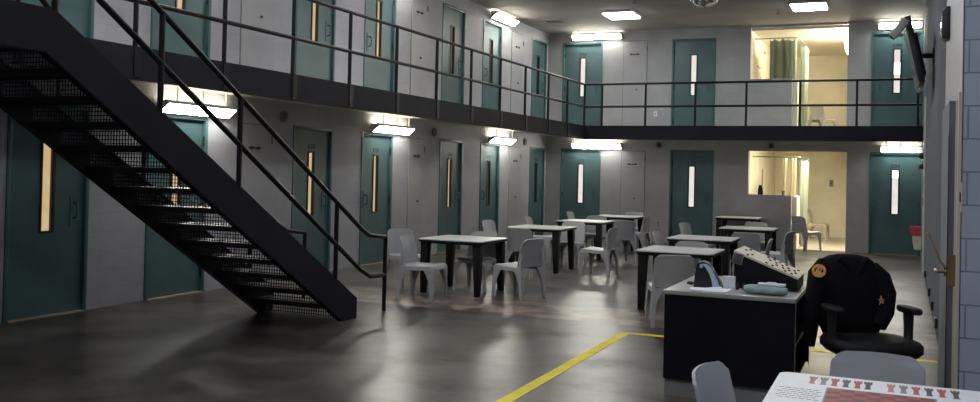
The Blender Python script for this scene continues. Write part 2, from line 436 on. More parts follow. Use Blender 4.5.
# ------------------------------------------------------------------ cell doors
def cell_door(idx, loc, rz, label, pane='pane_amber', num=None, handle=-1, hole=True):
    t = empty('door_%d' % idx, loc, rz)
    struct(t, label, 'cell door')
    f = MB()
    f.box(-.5, -.455, -.16, .012, 0, DH); f.box(.455, .5, -.16, .012, 0, DH); f.box(-.455, .455, -.16, .012, DH-.05, DH)
    f.build('frame', 'teal_dark', t, bevel=.004)
    lf = MB()   # leaf with a slot for the window
    a, z0, z1 = .066, .86, 1.77
    lf.box(-.455, -a, -.075, -.03, .012, DH-.05); lf.box(a, .455, -.075, -.03, .012, DH-.05)
    lf.box(-a, a, -.075, -.03, .012, z0); lf.box(-a, a, -.075, -.03, z1, DH-.05)
    lf.build('leaf', 'teal', t)
    wf = MB()
    wf.box(-a-.022, -a, -.032, -.018, z0-.02, z1+.02); wf.box(a, a+.022, -.032, -.018, z0-.02, z1+.02)
    wf.box(-a, a, -.032, -.018, z0-.022, z0); wf.box(-a, a, -.032, -.018, z1, z1+.022)
    wf.box(-a, -a+.008, -.07, -.03, z0, z1); wf.box(a-.008, a, -.07, -.03, z0, z1)
    wf.build('window_frame', 'black', t)
    MB().box(-a+.008, a-.008, -.068, -.058, z0, z1).build('window_pane', pane, t)
    s = handle
    hd = MB().tube([(s*.33, -.03, .98), (s*.33, .025, .99), (s*.33, .035, 1.06), (s*.33, .025, 1.13), (s*.33, -.03, 1.14)], .011, 8)
    hd.box(s*.33-.04, s*.33+.04, -.031, -.022, .9, 1.2)
    hd.build('handle', 'teal_dark', t, smooth=True)
    for z in (.25, 1.05, 1.85):
        MB().tube([(-s*.452, -.012, z-.06), (-s*.452, -.012, z+.06)], .014, 8).build('hinge', 'black', t)
    MB().box(-.455, .455, -.14, .03, 0, .012).build('threshold', 'wood', t)
    if num: text(num, .105, t, (0, -.027, 1.86), (pi/2, 0, pi))
    return t

ord_l = ['nearest cell door on the left, partly behind the staircase', 'second cell door from the left, seen under the stairs',
         'third cell door from the left, behind the stair handrail', 'cell door right of the stair handrail under the second light',
         'cell door behind the nearest left table', 'cell door just under the third balcony light', 'last cell door by the far left corner']
k = 1
for i, y in enumerate(left_doors):
    cell_door(k, (-L, y, 0), -pi/2, 'teal ground floor ' + ord_l[i], num='C%d' % (10+i), handle=1 if i % 2 else -1, pane='pane_dim' if i >= 5 else 'pane_amber'); k += 1
ord_u = ['above the top landing of the stairs', 'above the first lower light, crossed by the stair handrail', 'third from the left, with an amber slot window',
         'above the second lower light', 'in the middle of the left balcony', 'whose top catches the upper light', 'beside the far left corner']
for i, y in enumerate(left_doors):
    cell_door(k, (-L, y, ZU), -pi/2, 'teal balcony level cell door ' + ord_u[i], handle=1 if i % 2 else -1, pane='pane_dim' if i >= 4 else 'pane_amber'); k += 1
for z, nm, c in ((0, 'ground floor', 3), (ZU, 'balcony level', 4)):
    for i, x in enumerate(back_doors):
        t = cell_door(k, (x, D, z), pi, 'teal %s door in the end wall, %s' % (nm, ['by the left corner under a light', 'left of the shower opening', 'at the right under a light'][i]),
                  pane='pane_white', num='C%d4' % c if i == 2 else 'C%d%d' % (c, 2+i), handle=1 if i == 2 else -1)
        if i == 2:
            MB().box(-.06, .06, -.057, -.053, 1.62 if z == 0 else 1.25, 1.77 if z == 0 else 1.5).build('cell_lamp', 'pane_bright', t)
        k += 1

def chase_door(loc, rz, w, label, h=2.12):
    global k
    t = struct(empty('door_%d' % k, loc, rz), label, 'utility door'); k += 1
    f = MB(); w2 = w/2
    f.box(-w2, -w2+.012, 0, .004, 0, h); f.box(w2-.012, w2, 0, .004, 0, h); f.box(-w2, w2, 0, .004, h-.012, h)
    f.build('joint', 'grey_gap', t)
    MB().box(-w2+.012, w2-.012, 0, .012, .02, h-.012).build('leaf', 'grey_door', t)
    for z in (.25, h-.2): MB().tube([(-w2+.01, .016, z-.05), (-w2+.01, .016, z+.05)], .012, 8).build('hinge', 'grey_gap', t)
    bl = MB()
    bl.tube([(.09, .012, h-.32), (.09, .035, h-.32)], .022, 10); bl.tube([(-.06, .012, h-.32), (-.06, .035, h-.32)], .022, 10)
    bl.box(-.1, .13, .012, .02, h-.33, h-.31)
    bl.build('latch', 'black', t)
    MB().tube([(-.05, .012, 1.0), (-.05, .03, 1.0)], .018, 10).build('lock', 'black', t)
    return t
ol = ['behind the stair handrail', 'between cell doors behind the nearest table', 'near the far left corner']
for i, (a, b) in enumerate(left_chase):
    chase_door((-L+.001, (a+b)/2, 0), -pi/2, b-a, 'grey ground floor utility door ' + ol[i])
    chase_door((-L+.001, (a+b)/2, ZU), -pi/2, b-a, 'grey balcony level utility door ' + ['right of the second cell door', 'in the middle of the left balcony', 'under the upper light near the corner'][i])
chase_door(((back_chase[0]+back_chase[1])/2, D-.001, 0), pi, .58, 'grey ground floor utility door in the end wall')
chase_door(((back_chase[0]+back_chase[1])/2, D-.001, ZU), pi, .58, 'grey balcony level utility door in the end wall', 2.15)

# ------------------------------------------------------------------ lights
def corner_light(loc, rz, label, ln=1.24, lens='tube_under', top=True, group='corner lights under the balcony'):
    """local: y out of the wall, x along it, z = 0 at the slab above"""
    t = tag(empty('corner_ceiling_light', loc, rz), label, 'light', group)
    h = ln/2
    body = MB().prism([(.03, -.187), (.05, -.187), (.066, -.17), (.168, -.092), (.18, -.08), (.18, -.045), (.03, -.045)], -h, h, 'x')
    body.build('housing', 'fix', t, bevel=.004)
    MB().prism([(.056, -.185), (.064, -.183), (.172, -.098), (.178, -.085), (.166, -.082), (.056, -.165)], -h+.03, h-.03, 'x').build('lens', lens, t)
    if top:
        MB().box(-h+.03, h-.03, .035, .10, -.045, -.041).build('top_slot', 'slot_warm', t)
    for x in (-h*.7, 0, h*.7):
        MB().tube([(x, .15, -.05), (x, .15, .12 if lens == 'tube_under' else 0)], .011, 8).build('standoff', 'white', t)
    return t
ZS = 2.34
for y, nm in ((8.87, 'seen between the stair handrails'), (13.62, 'right of the stairs over a teal door'), (18.32, 'above the sixth teal door of the left wall')):
    corner_light((-L+.004, y, ZS), -pi/2, 'lit fixture under the left balcony, ' + nm)
for x, nm, ln in ((-6.5, 'over the door by the left corner', 1.24), (-.03+.13, 'over the door at the right', .8)):
    corner_light((x, D-.004, ZS), pi, 'lit corner fixture under the end balcony, ' + nm, ln)
for y, nm in ((4.2, 'over the landing'), (8.87, 'over the second balcony door'), (13.62, 'over the fourth balcony door'), (18.32, 'over the sixth balcony door')):
    corner_light((-L+.004, y, ZC), -pi/2, 'lit fixture high on the left wall, ' + nm, lens='tube_neutral', group='corner lights at the ceiling')
for x, nm, ln in ((-6.55, 'over the upper door by the left corner', 1.24), (.05, 'over the upper door at the right', .86)):
    corner_light((x, D-.004, ZC), pi, 'lit fixture high on the end wall, ' + nm, ln, lens='tube_neutral', group='corner lights at the ceiling')

def troffer(x, y, label, mat='troffer', w=.62, d=.7, near=False):
    t = tag(empty('ceiling_light', (x, y, ZC)), label, 'ceiling light', 'square ceiling lights')
    f = MB(); a, b = w/2, d/2
    f.box(-a-.03, a+.03, -b-.03, b+.03, -.05, 0)
    f.build('frame', 'fix', t, bevel=.004)
    MB().box(-a, a, -b, b, -.075, -.05).build('lens', mat, t, bevel=.006)
    return t
for x, nm in ((-5.3, 'left'), (-1.58, 'right')):
    troffer(x, 18.92, 'square ceiling light over the far tables, %s of the two in view' % nm)
    troffer(x, 12.4, 'square ceiling light above the middle tables on the %s, out of the frame' % nm, 'troffer_mid', d=.7)
    troffer(x, 6.0, 'square ceiling light above the desk area on the %s, out of the frame' % nm, 'troffer_mid')
for x, y, nm in ((-1.4, 1.2, 'left of'), (2.2, 2.6, 'right of')):
    troffer(x, y, 'cool square ceiling light over the near game table, %s the camera' % nm, 'troffer_cool', .62, 1.24)

# small ceiling and wall fittings
def vent(x, y, label):
    t = tag(empty('ceiling_vent', (x, y, ZC)), label, 'vent')
    MB().box(-.2, .2, -.2, .2, -.02, 0).build('frame', 'greybtn', t)
    for i in range(6): MB().box(-.17, .17, -.16+i*.058, -.13+i*.058, -.03, -.02).build('slat', 'grey_gap', t)
vent(-7.0, 19.42, 'dark square vent in the ceiling near the far left corner')
def sprinkler(x, y, label):
    t = tag(empty('ceiling_sprinkler', (x, y, ZC)), label, 'sprinkler', 'ceiling sprinklers')
    MB().lathe([(.05, 0), (.05, -.012), (.014, -.014), (.014, -.07), (.001, -.072)], 14).build('stem', 'greybtn', t)
    MB().lathe([(.04, -.07), (.04, -.078)], 14).build('deflector', 'black', t)
sprinkler(-5.72, 19.33, 'small sprinkler head beside the left square ceiling light')
sprinkler(-2.21, 19.43, 'small sprinkler head left of the right square ceiling light')
sprinkler(-4.65, 17.5, 'small sprinkler head at the top edge over the far tables')
t = tag(empty('dome_mirror', (-3.33, 17.55, ZC)), 'round convex mirror dome hanging from the ceiling', 'mirror')
prof = [(.285*sin(a), -.215*cos(a)) for a in [pi/2*(1-i/12) for i in range(13)]]
MB().lathe([(.285, 0)] + [(max(.001, r), z) for r, z in prof], 32).build('dome', 'chrome', t, smooth=True)
MB().lathe([(.31, 0), (.31, -.025), (.286, -.03), (.286, 0)], 32).build('rim', 'white', t, smooth=True)
def round_speaker(loc, rz, label):
    t = tag(empty('wall_speaker', loc, rz), label, 'speaker', 'round speakers on the walls')
    MB().tube([(0, 0, 0), (0, .03, 0), (0, .045, 0)], [.08, .08, .06], 18).build('ring', 'greybtn', t, smooth=True)
    MB().tube([(0, .045, 0), (0, .05, 0)], [.05, .03], 16).build('grille', 'black', t)
for y, nm in ((10.69, 'left of the third ground floor cell door'), (15.3, 'above the fifth ground floor cell door'), (19.88, 'near the far left corner')):
    round_speaker((-L, y, 2.26), -pi/2, 'small round dark speaker under the left balcony, ' + nm)
for x, nm in ((-5.02, 'right of the utility door'), (-2.52, 'over the shower opening')):
    round_speaker((x, D, 2.258), pi, 'small round dark speaker high on the end wall, ' + nm)
t = tag(empty('wall_outlet', (-5.0, D, .43), pi), 'small outlet plate low on the end wall', 'outlet')
MB().box(-.04, .04, 0, .008, -.06, .06).build('plate', 'steel', t, bevel=.002)
for z in (-.03, .03): MB().box(-.018, .018, .008, .011, z-.014, z+.014).build('socket', 'black', t)
t = tag(empty('wall_outlet', (-5.12, D, 2.98), pi), 'small pale switch plate on the end wall of the balcony', 'outlet')
MB().box(-.04, .04, 0, .008, -.06, .06).build('plate', 'white', t, bevel=.002)
MB().box(-.012, .012, .008, .016, -.02, .02).build('toggle', 'grey_print', t)

# ------------------------------------------------------------------ balcony railings
RX, RY = -L+B, D-B
posts_l = [2.9, 5.25, 6.5, 7.73, 8.93, 10.15, 11.36, 12.6, 13.85, 15.08, 16.29, 17.56, 18.74]
t = tag(empty('balcony_railing', (RX, 5.25, ZU)), 'black pipe railing along the left balcony', 'railing')
for y in posts_l[1:]:
    p = MB().tube([(0, y-5.25, -.2), (0, y-5.25, 1.0)], .024); p.box(-.005, .04, y-5.25-.045, y-5.25+.045, -.2, .07)
    p.build('post', 'rail', t)
for z, nm in ((1.0, 'top_rail'), (.5, 'mid_rail')):
    MB().tube([(0, 0, z), (0, RY-5.25-.03, z)], .024).build(nm, 'rail', t, smooth=True)
t = tag(empty('balcony_railing', (RX, RY, ZU)), 'black pipe railing along the end wall balcony', 'railing')
for x in [RX, -5.99, -5.01, -3.93, -2.87, -1.8, -.72, .39]:
    p = MB().tube([(x-RX, 0, -.2), (x-RX, 0, 1.0)], .024)
    p.build('post', 'rail', t)
for z, nm in ((1.0, 'top_rail'), (.5, 'mid_rail')):
    MB().tube([(0, 0, z), (.46-RX, 0, z)], .024).build(nm, 'rail', t, smooth=True)

# ------------------------------------------------------------------ staircase
SN, SF = -5.14, -6.2       # near and far stringer planes
st = tag(empty('staircase', (0, 0, 0)), 'dark navy steel staircase with mesh risers climbing to the left balcony', 'staircase')
def top_z(y): return .205 + .6075*(8.393-y)
YB = 4.50
for sx, x in ((1, SN), (-1, SF)):
    yb = 4.36
    poly = [(8.395, 0.0), (8.395, .205), (YB, 2.57), (-1.2, 2.57), (-1.2, 2.285), (yb+.07, 2.285), (8.13, .0)]
    MB().prism(poly, x-.006, x+.006, 'x').build('stringer', 'navy', st)
    fl = MB()   # channel flanges
    w = .06*(-sx)
    def flange(a, b):
        a = Vector((0, *a)); b = Vector((0, *b)); d = (b-a).normalized(); n = Vector((0, -d.z, d.y))*.006
        fl.add([(x, *(a+n)[1:]), (x+w, *(a+n)[1:]), (x+w, *(a-n)[1:]), (x, *(a-n)[1:]), (x, *(b+n)[1:]), (x+w, *(b+n)[1:]), (x+w, *(b-n)[1:]), (x, *(b-n)[1:])],
               [(0,1,2,3),(7,6,5,4),(0,4,5,1),(1,5,6,2),(2,6,7,3),(3,7,4,0)])
    flange((8.395, .205), (YB, 2.57)); flange((8.13, .006), (yb+.07, 2.285)); flange((YB, 2.57), (-1.2, 2.57)); flange((yb+.07, 2.285), (-1.2, 2.285))
    fl.build('flange', 'navy', st)
mesh_mat = 'rail'
for i in range(1, 15):
    z = .17*i
    yn = 8.393-(z+.07-.205)/.6075
    td = MB().box(SF+.01, SN-.01, yn-.29, yn, z-.02, z)
    td.box(SF+.01, SN-.01, yn-.02, yn, z-.05, z-.02); td.box(SF+.01, SN-.01, yn-.29, yn-.275, z-.045, z-.02)
    td.build('tread', plain('tread_steel', (.05, .05, .052), .4) if i == 1 else bpy.data.materials['tread_steel'], st)
    g = MB(); y0 = yn-.285
    x0, x1 = SF+.02, SN-.02
    n = 34
    for j in range(n+1):
        xx = x0+(x1-x0)*j/n; g.box(xx-.0028, xx+.0028, y0-.003, y0+.003, z, z+.15)
    for j in range(5):
        zz = z+.012+j*.032; g.box(x0, x1, y0-.003, y0+.003, zz-.0028, zz+.0028)
    g.build('mesh_riser', mesh_mat, st)
g = MB(); y0 = 8.27
for j in range(35):
    xx = SF+.02+(SN-SF-.04)*j/34; g.box(xx-.0028, xx+.0028, y0-.003, y0+.003, 0, .13)
for j in range(4):
    zz = .02+j*.032; g.box(SF+.02, SN-.02, y0-.003, y0+.003, zz-.0028, zz+.0028)
g.build('mesh_riser', mesh_mat, st)
# landing plate and its beams
MB().box(SF-.17, SN-.01, -1.2, YB-.02, ZU-.03, ZU).build('landing_plate', 'navy', st)
lb = MB()
for y in (4.3, 3.2, 2.1): lb.box(SF+.01, SN-.01, y-.03, y+.03, 2.32, ZU-.03)
lb.build('landing_beam', 'navy', st)
for x in (SN, SF):
    def pt(y, h): return (x, y, top_z(y)-.205+h)
    hr = MB().tube([(x, YB-1.6, ZU+.93), (x, 4.72, ZU+.86), (x, 5.35, 2.795), (x, 8.45, .93), (x, 8.62, .85), (x, 8.97, .81)], .024, 10)
    hr.build('handrail', 'rail', st, smooth=True)
    MB().tube([(x, YB-1.6, ZU+.45), (x, 4.72, ZU+.31), (x, 4.88, 2.70), (x, 8.45, .50), (x, 8.66, .405), (x, 8.97, .395)], .024, 10).build('mid_rail', 'rail', st, smooth=True)
    for y, zb, zt in ((8.97, 0, .81), (7.98, .45, 1.21), (6.44, 1.38, 2.14), (5.49, 1.96, 2.71), (4.5, 2.56, 3.46)):
        MB().tube([(x, y, zb), (x, y, zt)], .023, 10).build('post', 'rail', st)

# ------------------------------------------------------------------ tables
TH = .69
def make_table(loc, label, s=.89, top='top', rz=0):
    t = tag(empty('square_table', loc, rz), label, 'table', 'square day room tables')
    h = s/2
    def rr(a, r, n=5):
        p = []
        for cx, cy, a0 in ((a-r, a-r, 0), (-a+r, a-r, 90), (-a+r, -a+r, 180), (a-r, -a+r, 270)):
            for i in range(n+1):
                q = radians(a0+90*i/n); p.append((cx+r*cos(q), cy+r*sin(q)))
        return p
    MB().prism(rr(h, .05), TH-.012, TH, 'z').build('tabletop', top, t, smooth=True, angle=30)
    MB().prism(rr(h-.002, .05), TH-.04, TH-.012, 'z').build('edge_band', 'leg', t, smooth=True, angle=30)
    MB().prism(rr(h-.09, .03), TH-.06, TH-.04, 'z').build('apron', 'leg', t)
    for sx in (-1, 1):
        for sy in (-1, 1):
            c = h-.085; b = h-.07
            rings = []
            for z, w, q in ((0, .034, b), (.3, .044, c+.01), (TH-.04, .052, c)):
                rings.append([(sx*q+dx*w, sy*q+dy*w, z) for dx, dy in ((-1,-1),(1,-1),(1,1),(-1,1))])
            MB().loft(rings).build('leg', 'leg', t, bevel=.006)
    return t
table0 = make_table((-5.10, 10.93, 0), 'square pale topped table with black legs nearest the stairs')
def table(x, y, label, rz=0):
    c = copy_tree(table0); c.location = (x, y, 0); c['label'] = label; c.rotation_euler.z = rz; return c
table(-5.17, 14.05, 'square pale topped table second from the stairs in the left row')
table(-5.22, 16.5, 'square pale topped table third from the stairs in the left row')
table(-5.26, 18.9, 'square pale topped table at the far end of the left row')
table(-2.3, 11.0, 'square pale topped table directly behind the black desk')
table(-2.47, 13.35, 'square pale topped table second behind the black desk')
table(-2.29, 16.5, 'square pale topped table in front of the half wall')
table(-3.1, 20.75, 'square pale topped table pushed against the half wall of the shower')

# ------------------------------------------------------------------ plastic chairs
CH = .75
def make_chair(name, mat, label, group, w=.43):
    t = tag(empty(name), label, 'chair', group)
    hw = w/2
    # backrest: rounded-corner curved sheet leaning back
    g = []
    nx = 12
    for v in (0, .12, .25, .4, .55, .68, .78, .84, .88, .915, .945, .97, .988, .997, 1.0):
        z = .40+(CH-.40)*v
        ww = hw*(1-.07*v)
        r = .06
        dz = max(0, z-(CH-r)); cut = r-math.sqrt(max(0, r*r-dz*dz))
        ww -= cut*1.0
        row = []
        for j in range(nx+1):
            u = -1+2*j/nx
            x = ww*u
            y = -.19 - .072*v**1.15 + .045*(x/hw)**2
            zz = z - (.012*(x/hw)**2 if v > .9 else 0)
            row.append(Vector((x, y, zz)))
        g.append(row)
    MB().shell(g, .014).build('backrest', mat, t, smooth=True, angle=60)
    # seat: dished sheet with turned down front and side lips
    g = []
    prof = [(-.205, .415), (-.17, .408), (-.1, .402), (0, .402), (.1, .408), (.17, .414), (.205, .412), (.228, .395), (.236, .36)]
    for (y, z) in prof:
        row = []
        for j in range(13):
            u = -1+2*j/12
            if abs(u) < .8: x = u/.8*(hw-.02); zz = z+.012*(u/.8)**4
            elif abs(u) < .95: x = math.copysign(hw-.004, u); zz = z-.006
            else: x = math.copysign(hw+.002, u); zz = z-.05
            row.append(Vector((x, y, zz)))
        g.append(row)
    MB().shell(g, .012).build('seat', mat, t, smooth=True, angle=50)
    # legs: flared channel legs, broad at the seat
    for sx in (-1, 1):
        for front in (1, 0):
            rings = []
            for q in range(8):
                v = q/7; z = .40*(1-v)
                wy = .062+.085*max(0, 1-v*1.9)**1.5 - .022*v           # width along y
                wx = .052+.075*max(0, 1-v*2.1)**1.6 - .018*v
                if front: y1 = .232+.012*v; y0 = y1-wy
                else: y0 = -.215-.035*v; y1 = y0+wy
                xo = sx*(hw+.003+.012*v); xi = xo-sx*wx
                th = .014
                # L section: outer skin and front/back skin
                if front: prof2 = [(xo, y0), (xo, y1), (xi, y1), (xi, y1-th), (xo-sx*th, y1-th), (xo-sx*th, y0)]
                else: prof2 = [(xo, y1), (xo, y0), (xi, y0), (xi, y0+th), (xo-sx*th, y0+th), (xo-sx*th, y1)]
                rings.append([(a, b, z) for a, b in prof2])
            MB().loft(rings).build('leg', mat, t, smooth=True, angle=40)
    # rear uprights joining the rear legs to the back
    for sx in (-1, 1):
        MB().tube([(sx*(hw-.005), -.205, .36), (sx*(hw-.012), -.185, .44), (sx*(hw-.022), -.2, .56)], [.018, .016, .008], 8).build('upright', mat, t, smooth=True)
    return t

def face(dx, dy): return math.atan2(-dx, dy)     # rotation so that local +y looks along (dx, dy)
CG = 'grey plastic day room chairs'
chair0 = make_chair('plastic_chair', 'chair', 'x', CG)
first = [True]
def chair(x, y, dx, dy, label, src=None, z=0, group=CG):
    if src is None and first[0]: c = chair0; first[0] = False
    else: c = copy_tree(src or chair0)
    c.location = (x, y, z); c.rotation_euler = (0, 0, face(dx, dy)); c['label'] = label; c['group'] = group
    return c
chair(-6.02, 11.12, .85, -.5, 'grey plastic chair right beside the stair handrail, shiny backrest towards the doors')
chair(-5.26, 10.10, 1, .06, 'grey plastic chair at the near left corner of the table nearest the stairs')
chair(-5.04, 11.22, 0, -1, 'grey plastic chair tucked behind the table nearest the stairs')
chair(-4.25, 10.74, -.95, .31, 'grey plastic chair right of the table nearest the stairs, its back turned to the camera')
chair(-5.0, 12.85, .05, 1, 'grey plastic chair between the first and second tables of the left row, back to camera')
chair(-5.98, 14.2, 1, -.1, 'grey plastic chair left of the second table of the left row')
chair(-4.95, 14.75, 0, -1, 'grey plastic chair tucked behind the second table of the left row')
chair(-4.14, 13.8, -1, .07, 'grey plastic chair right of the second table, seat towards the table')
chair(-5.87, 15.82, 1, .1, 'dark looking grey chair left of the third table of the left row')
chair(-4.46, 16.12, -.6, .8, 'grey plastic chair at the right of the third table of the left row')
chair(-5.3, 17.2, 0, -1, 'grey plastic chair tucked behind the third table of the left row')
chair(-4.70, 18.2, -1, .08, 'grey plastic chair right of the far table of the left row')
chair(-5.2, 19.7, 0, -1, 'grey plastic chair behind the far table of the left row, against the end wall side')
chair(-6.05, 18.7, 1, 0, 'grey plastic chair left of the far table of the left row')
chair(-2.14, 9.74, -.36, .93, 'grey plastic chair directly behind the desk telephone, back to camera')
chair(-2.3, 11.4, 0, -1, 'grey plastic chair at the far side of the table directly behind the desk')
chair(-2.92, 13.3, 1, -.05, 'grey plastic chair left of the second table behind the desk')
chair(-3.12, 16.1, 1, -.25, 'pale looking grey chair left of the table in front of the half wall')
chair(-2.0, 14.3, 0, 1, 'grey plastic chair behind the second table of the desk row, back to camera')
chair(-1.74, 12.85, -1, -.1, 'grey plastic chair right of the second desk row table, edge of its back lit')
chair(-1.66, 14.9, -.95, .2, 'grey plastic chair standing before the shower opening, seat turned left')
chair(-2.3, 17.25, 0, -1, 'grey plastic chair between the half wall and the table before it')
chair(-1.76, 21.28, .66, .75, 'grey plastic chair standing in the ground floor shower doorway')
bch = make_chair('plastic_chair', 'beige', 'beige plastic chair deep inside the lit ground floor shower room', 'beige shower chairs')
bch.location = (-1.78, 25.2, .004); bch.rotation_euler.z = face(1, -.1)
chair(-1.60, 23.35, .6, .8, 'grey plastic chair inside the upper shower room', z=ZU+.004, group='grey plastic day room chairs')
nch = make_chair('plastic_chair', 'chair_near', 'pale grey plastic chair at the left side of the game table', 'chairs around the game table')
nch.location = (-.495, 4.02, 0); nch.rotation_euler.z = face(.985, -.16)
c = copy_tree(nch); c.location = (-.063, 4.52, 0); c.rotation_euler.z = face(0, -1); c['label'] = 'pale grey plastic chair at the far side of the game table'

# ------------------------------------------------------------------ game table in the foreground
gt = make_table((-.03, 3.975, 0), 'white square table with a printed checkerboard in the foreground', .86, 'game_top')
gt['group'] = 'game table'
bd = MB(); bd2 = MB(); bf = MB()
bs, bx, by = .4/8, -.21, -.225     # square size, board corner (local)
z0, z1 = TH, TH+.0008
for i in range(8):
    for j in range(8):
        (bd if (i+j) % 2 else bd2).box(bx+i*bs, bx+(i+1)*bs, by+j*bs, by+(j+1)*bs, z0, z1)
bd.build('red_squares', 'red', gt); bd2.build('dark_squares', plain('dark_red_print', (.09, .035, .04), .5, var=.2), gt)
e = .008
bf.box(bx-e, bx+.4+e, by-e, by, z0, z1); bf.box(bx-e, bx+.4+e, by+.4, by+.4+e, z0, z1)
bf.box(bx-e, bx, by, by+.4, z0, z1); bf.box(bx+.4, bx+.4+e, by, by+.4, z0, z1)
bf.build('board_border', 'grey_print', gt)
pxs = [-.282, -.237, -.193, -.147, -.101, -.06, .029, .077, .125, .174, .222, .273]
cols = ['red_glare', 'grey_print', 'red', 'dark_print', 'red', 'dark_print']*2  # paler first two rooks of each group carry painted-in table glare
CUP = [(-.016, .0), (-.011, 0), (-.009, -.004), (-.005, -.004), (-.004, 0), (.004, 0), (.005, -.004), (.009, -.004), (.011, 0), (.016, 0), (.016, -.012), (.01, -.018), (.009, -.036), (.013, -.044), (-.013, -.044), (-.009, -.036), (-.01, -.018), (-.016, -.012)]
for x, cl in zip(pxs, cols):
    MB().prism([(x+a*1.05, .385+b*3.5) for a, b in CUP], z0, z1, 'z').build('printed_rook', cl, gt)
ds = MB()
for r in range(6):
    for q in range(6):
        xx = -.40+q*.027+(.013 if r % 2 else 0); yy = .10-r*.036
        ds.prism([(xx, yy), (xx+.02, yy+.004), (xx+.02, yy+.009), (xx, yy+.005)], z0, z1, 'z')
ds.build('printed_dashes', 'dark_print', gt)

# ------------------------------------------------------------------ black desk with its console
X0, X1, Y0, Y1, ZT = -1.487, -.60, 6.58, 7.75, .75
dk = tag(empty('desk', ((X0+X1)/2, (Y0+Y1)/2, 0)), 'black laminate officer desk in front of the tables', 'desk')
hx, hy = (X1-X0)/2, (Y1-Y0)/2
MB().box(-hx+.005, hx-.10, -hy+.025, hy-.05, 0, .125).build('plinth', plain('grey_plinth', (.26, .255, .25), .5), dk)
MB().box(-hx, hx, -hy, -hy+.02, .125, ZT-.03).build('front_panel', 'black_lam', dk)
MB().box(-hx, -hx+.02, -hy+.02, hy, .125, ZT-.03).build('side_panel', 'black_lam', dk)
MB().box(-hx+.02, hx, hy-.02, hy, .125, ZT-.03).build('rear_panel', 'black_lam', dk)
MB().box(-hx+.02, hx-.02, -hy+.02, hy-.02, .125, .14).build('bottom_board', 'black_lam', dk)
MB().box(hx-.30, hx-.28, -hy+.02, hy-.02, .12, ZT-.03).build('divider', 'black_lam', dk)
ed = MB(); ed.box(hx, hx+.004, -hy, -hy+.02, .1, ZT-.03); ed.box(hx, hx+.004, hy-.02, hy, .1, ZT-.03)
ed.build('edge_strip', 'steel', dk)
MB().box(hx-.28, hx-.01, -hy+.02, hy-.02, .4, .42).build('shelf', 'black_lam', dk)
MB().box(-hx-.006, hx+.006, -hy-.006, hy+.006, ZT-.03, ZT).build('worktop', plain('grey_worktop', (.33, .32, .31), .3, var=.06, scale=8), dk, bevel=.004)

# console: wedge with a sloping cream control panel
cx0, cx1, cy0, cy1 = -1.07, -.625, 6.98, 7.46
cs = tag(empty('control_console', (cx0, cy0, ZT)), 'black wedge control console with a cream button panel on the desk', 'console')
wl, wd = cx1-cx0, cy1-cy0
hA, hB = .262, .09
MB().prism([(0, 0), (wl, 0), (wl, hB), (0, hA)], 0, wd, 'y').build('cabinet', 'black_lam', cs, bevel=.004)
sl = math.atan2(hA-hB, wl); ls = math.hypot(wl, hA-hB)
R = Matrix.Translation((0, 0, hA)) @ Matrix.Rotation(sl, 4, 'Y')
MB().box(-.004, ls+.004, -.004, wd+.004, .0, .014).xf(R).build('button_panel', 'panel', cs)
for i in range(9):
    for j in range(4):
        if i < 4 and (i*3+j*5) % 7 not in (1, 3): continue
        if i >= 4 and (i*5+j*3) % 7 == 2: continue
        u = .05+i*(ls-.1)/8+(.012 if j % 2 else -.006); w = .05+j*.115
        MB().box(u-.009, u+.009, w-.012-.006*(i % 2), w+.012+.006*(j % 2), .014, .021).xf(R).build('button', 'black', cs)
MB().box(.01, .085, -.012, .0, hA-.115, hA-.035).xf(Matrix.Rotation(radians(14), 4, 'Y') @ Matrix.Translation((-.075, 0, .03))).build('speaker_grille', 'greybtn', cs, bevel=.004)
gr = MB()
for i in range(5): gr.box(.02, .075, -.015, -.012, hA-.105+i*.014, hA-.10+i*.014)
gr.xf(Matrix.Rotation(radians(14), 4, 'Y') @ Matrix.Translation((-.075, 0, .03))).build('grille_slot', 'black', cs)

# telephone
ph = tag(empty('telephone', (-1.235, 6.88, ZT), radians(4)), 'black desk telephone with a pale handset standing upright', 'telephone')
MB().prism([(-.10, 0), (.10, 0), (.095, .03), (.03, .14), (.0, .18), (-.035, .195), (-.075, .185), (-.088, .13)], -.07, .07, 'y').build('base', 'black', ph, bevel=.008)
MB().loft([[(x+q*w*.5, -.075+p*.012, z) for q, p in ((-1,-1),(1,-1),(1,1),(-1,1))] for x, z, w in ((-.025, .178, .03), (.005, .15, .034), (.03, .11, .034), (.05, .065, .04), (.062, .02, .05), (.064, .006, .05))]).build('handset', 'bluegrey', ph, bevel=.006)
MB().box(-.055, -.035, -.078, -.07, .15, .175).build('display', 'bluegrey', ph)
MB().tube([(.05, -.05, .03), (.09, -.03, .02), (.1, .03, .015), (.07, .07, .012)], .006, 6).build('cord', 'black', ph, smooth=True)
cd = tag(MB().tube([(-1.40+.02*sin(i*1.3), 7.0+.012*i*.6, ZT+.008+.004*cos(i*2)) for i in range(14)], .006, 6).build('cable', 'black', smooth=True), 'thin black cable coiled on the desk left of the telephone', 'cable')
pp = tag(empty('paper_stack', (-1.20, 6.685, ZT)), 'loose white papers on the front edge of the desk', 'papers')
for i, (a, dx, dy) in enumerate(((4, 0, 0), (-9, .03, .01), (12, -.02, .02))):
    g = [[Vector((x*.11, y*.08, .004+.003*i+(.012 if (x, y) == (1, 1) else 0))) for x in (-1, 0, 1)] for y in (-1, 0, 1)]
    MB().shell(g, .002).xf(Matrix.Translation((dx, dy, 0)) @ Matrix.Rotation(radians(a), 4, 'Z')).build('sheet', 'paper', pp)
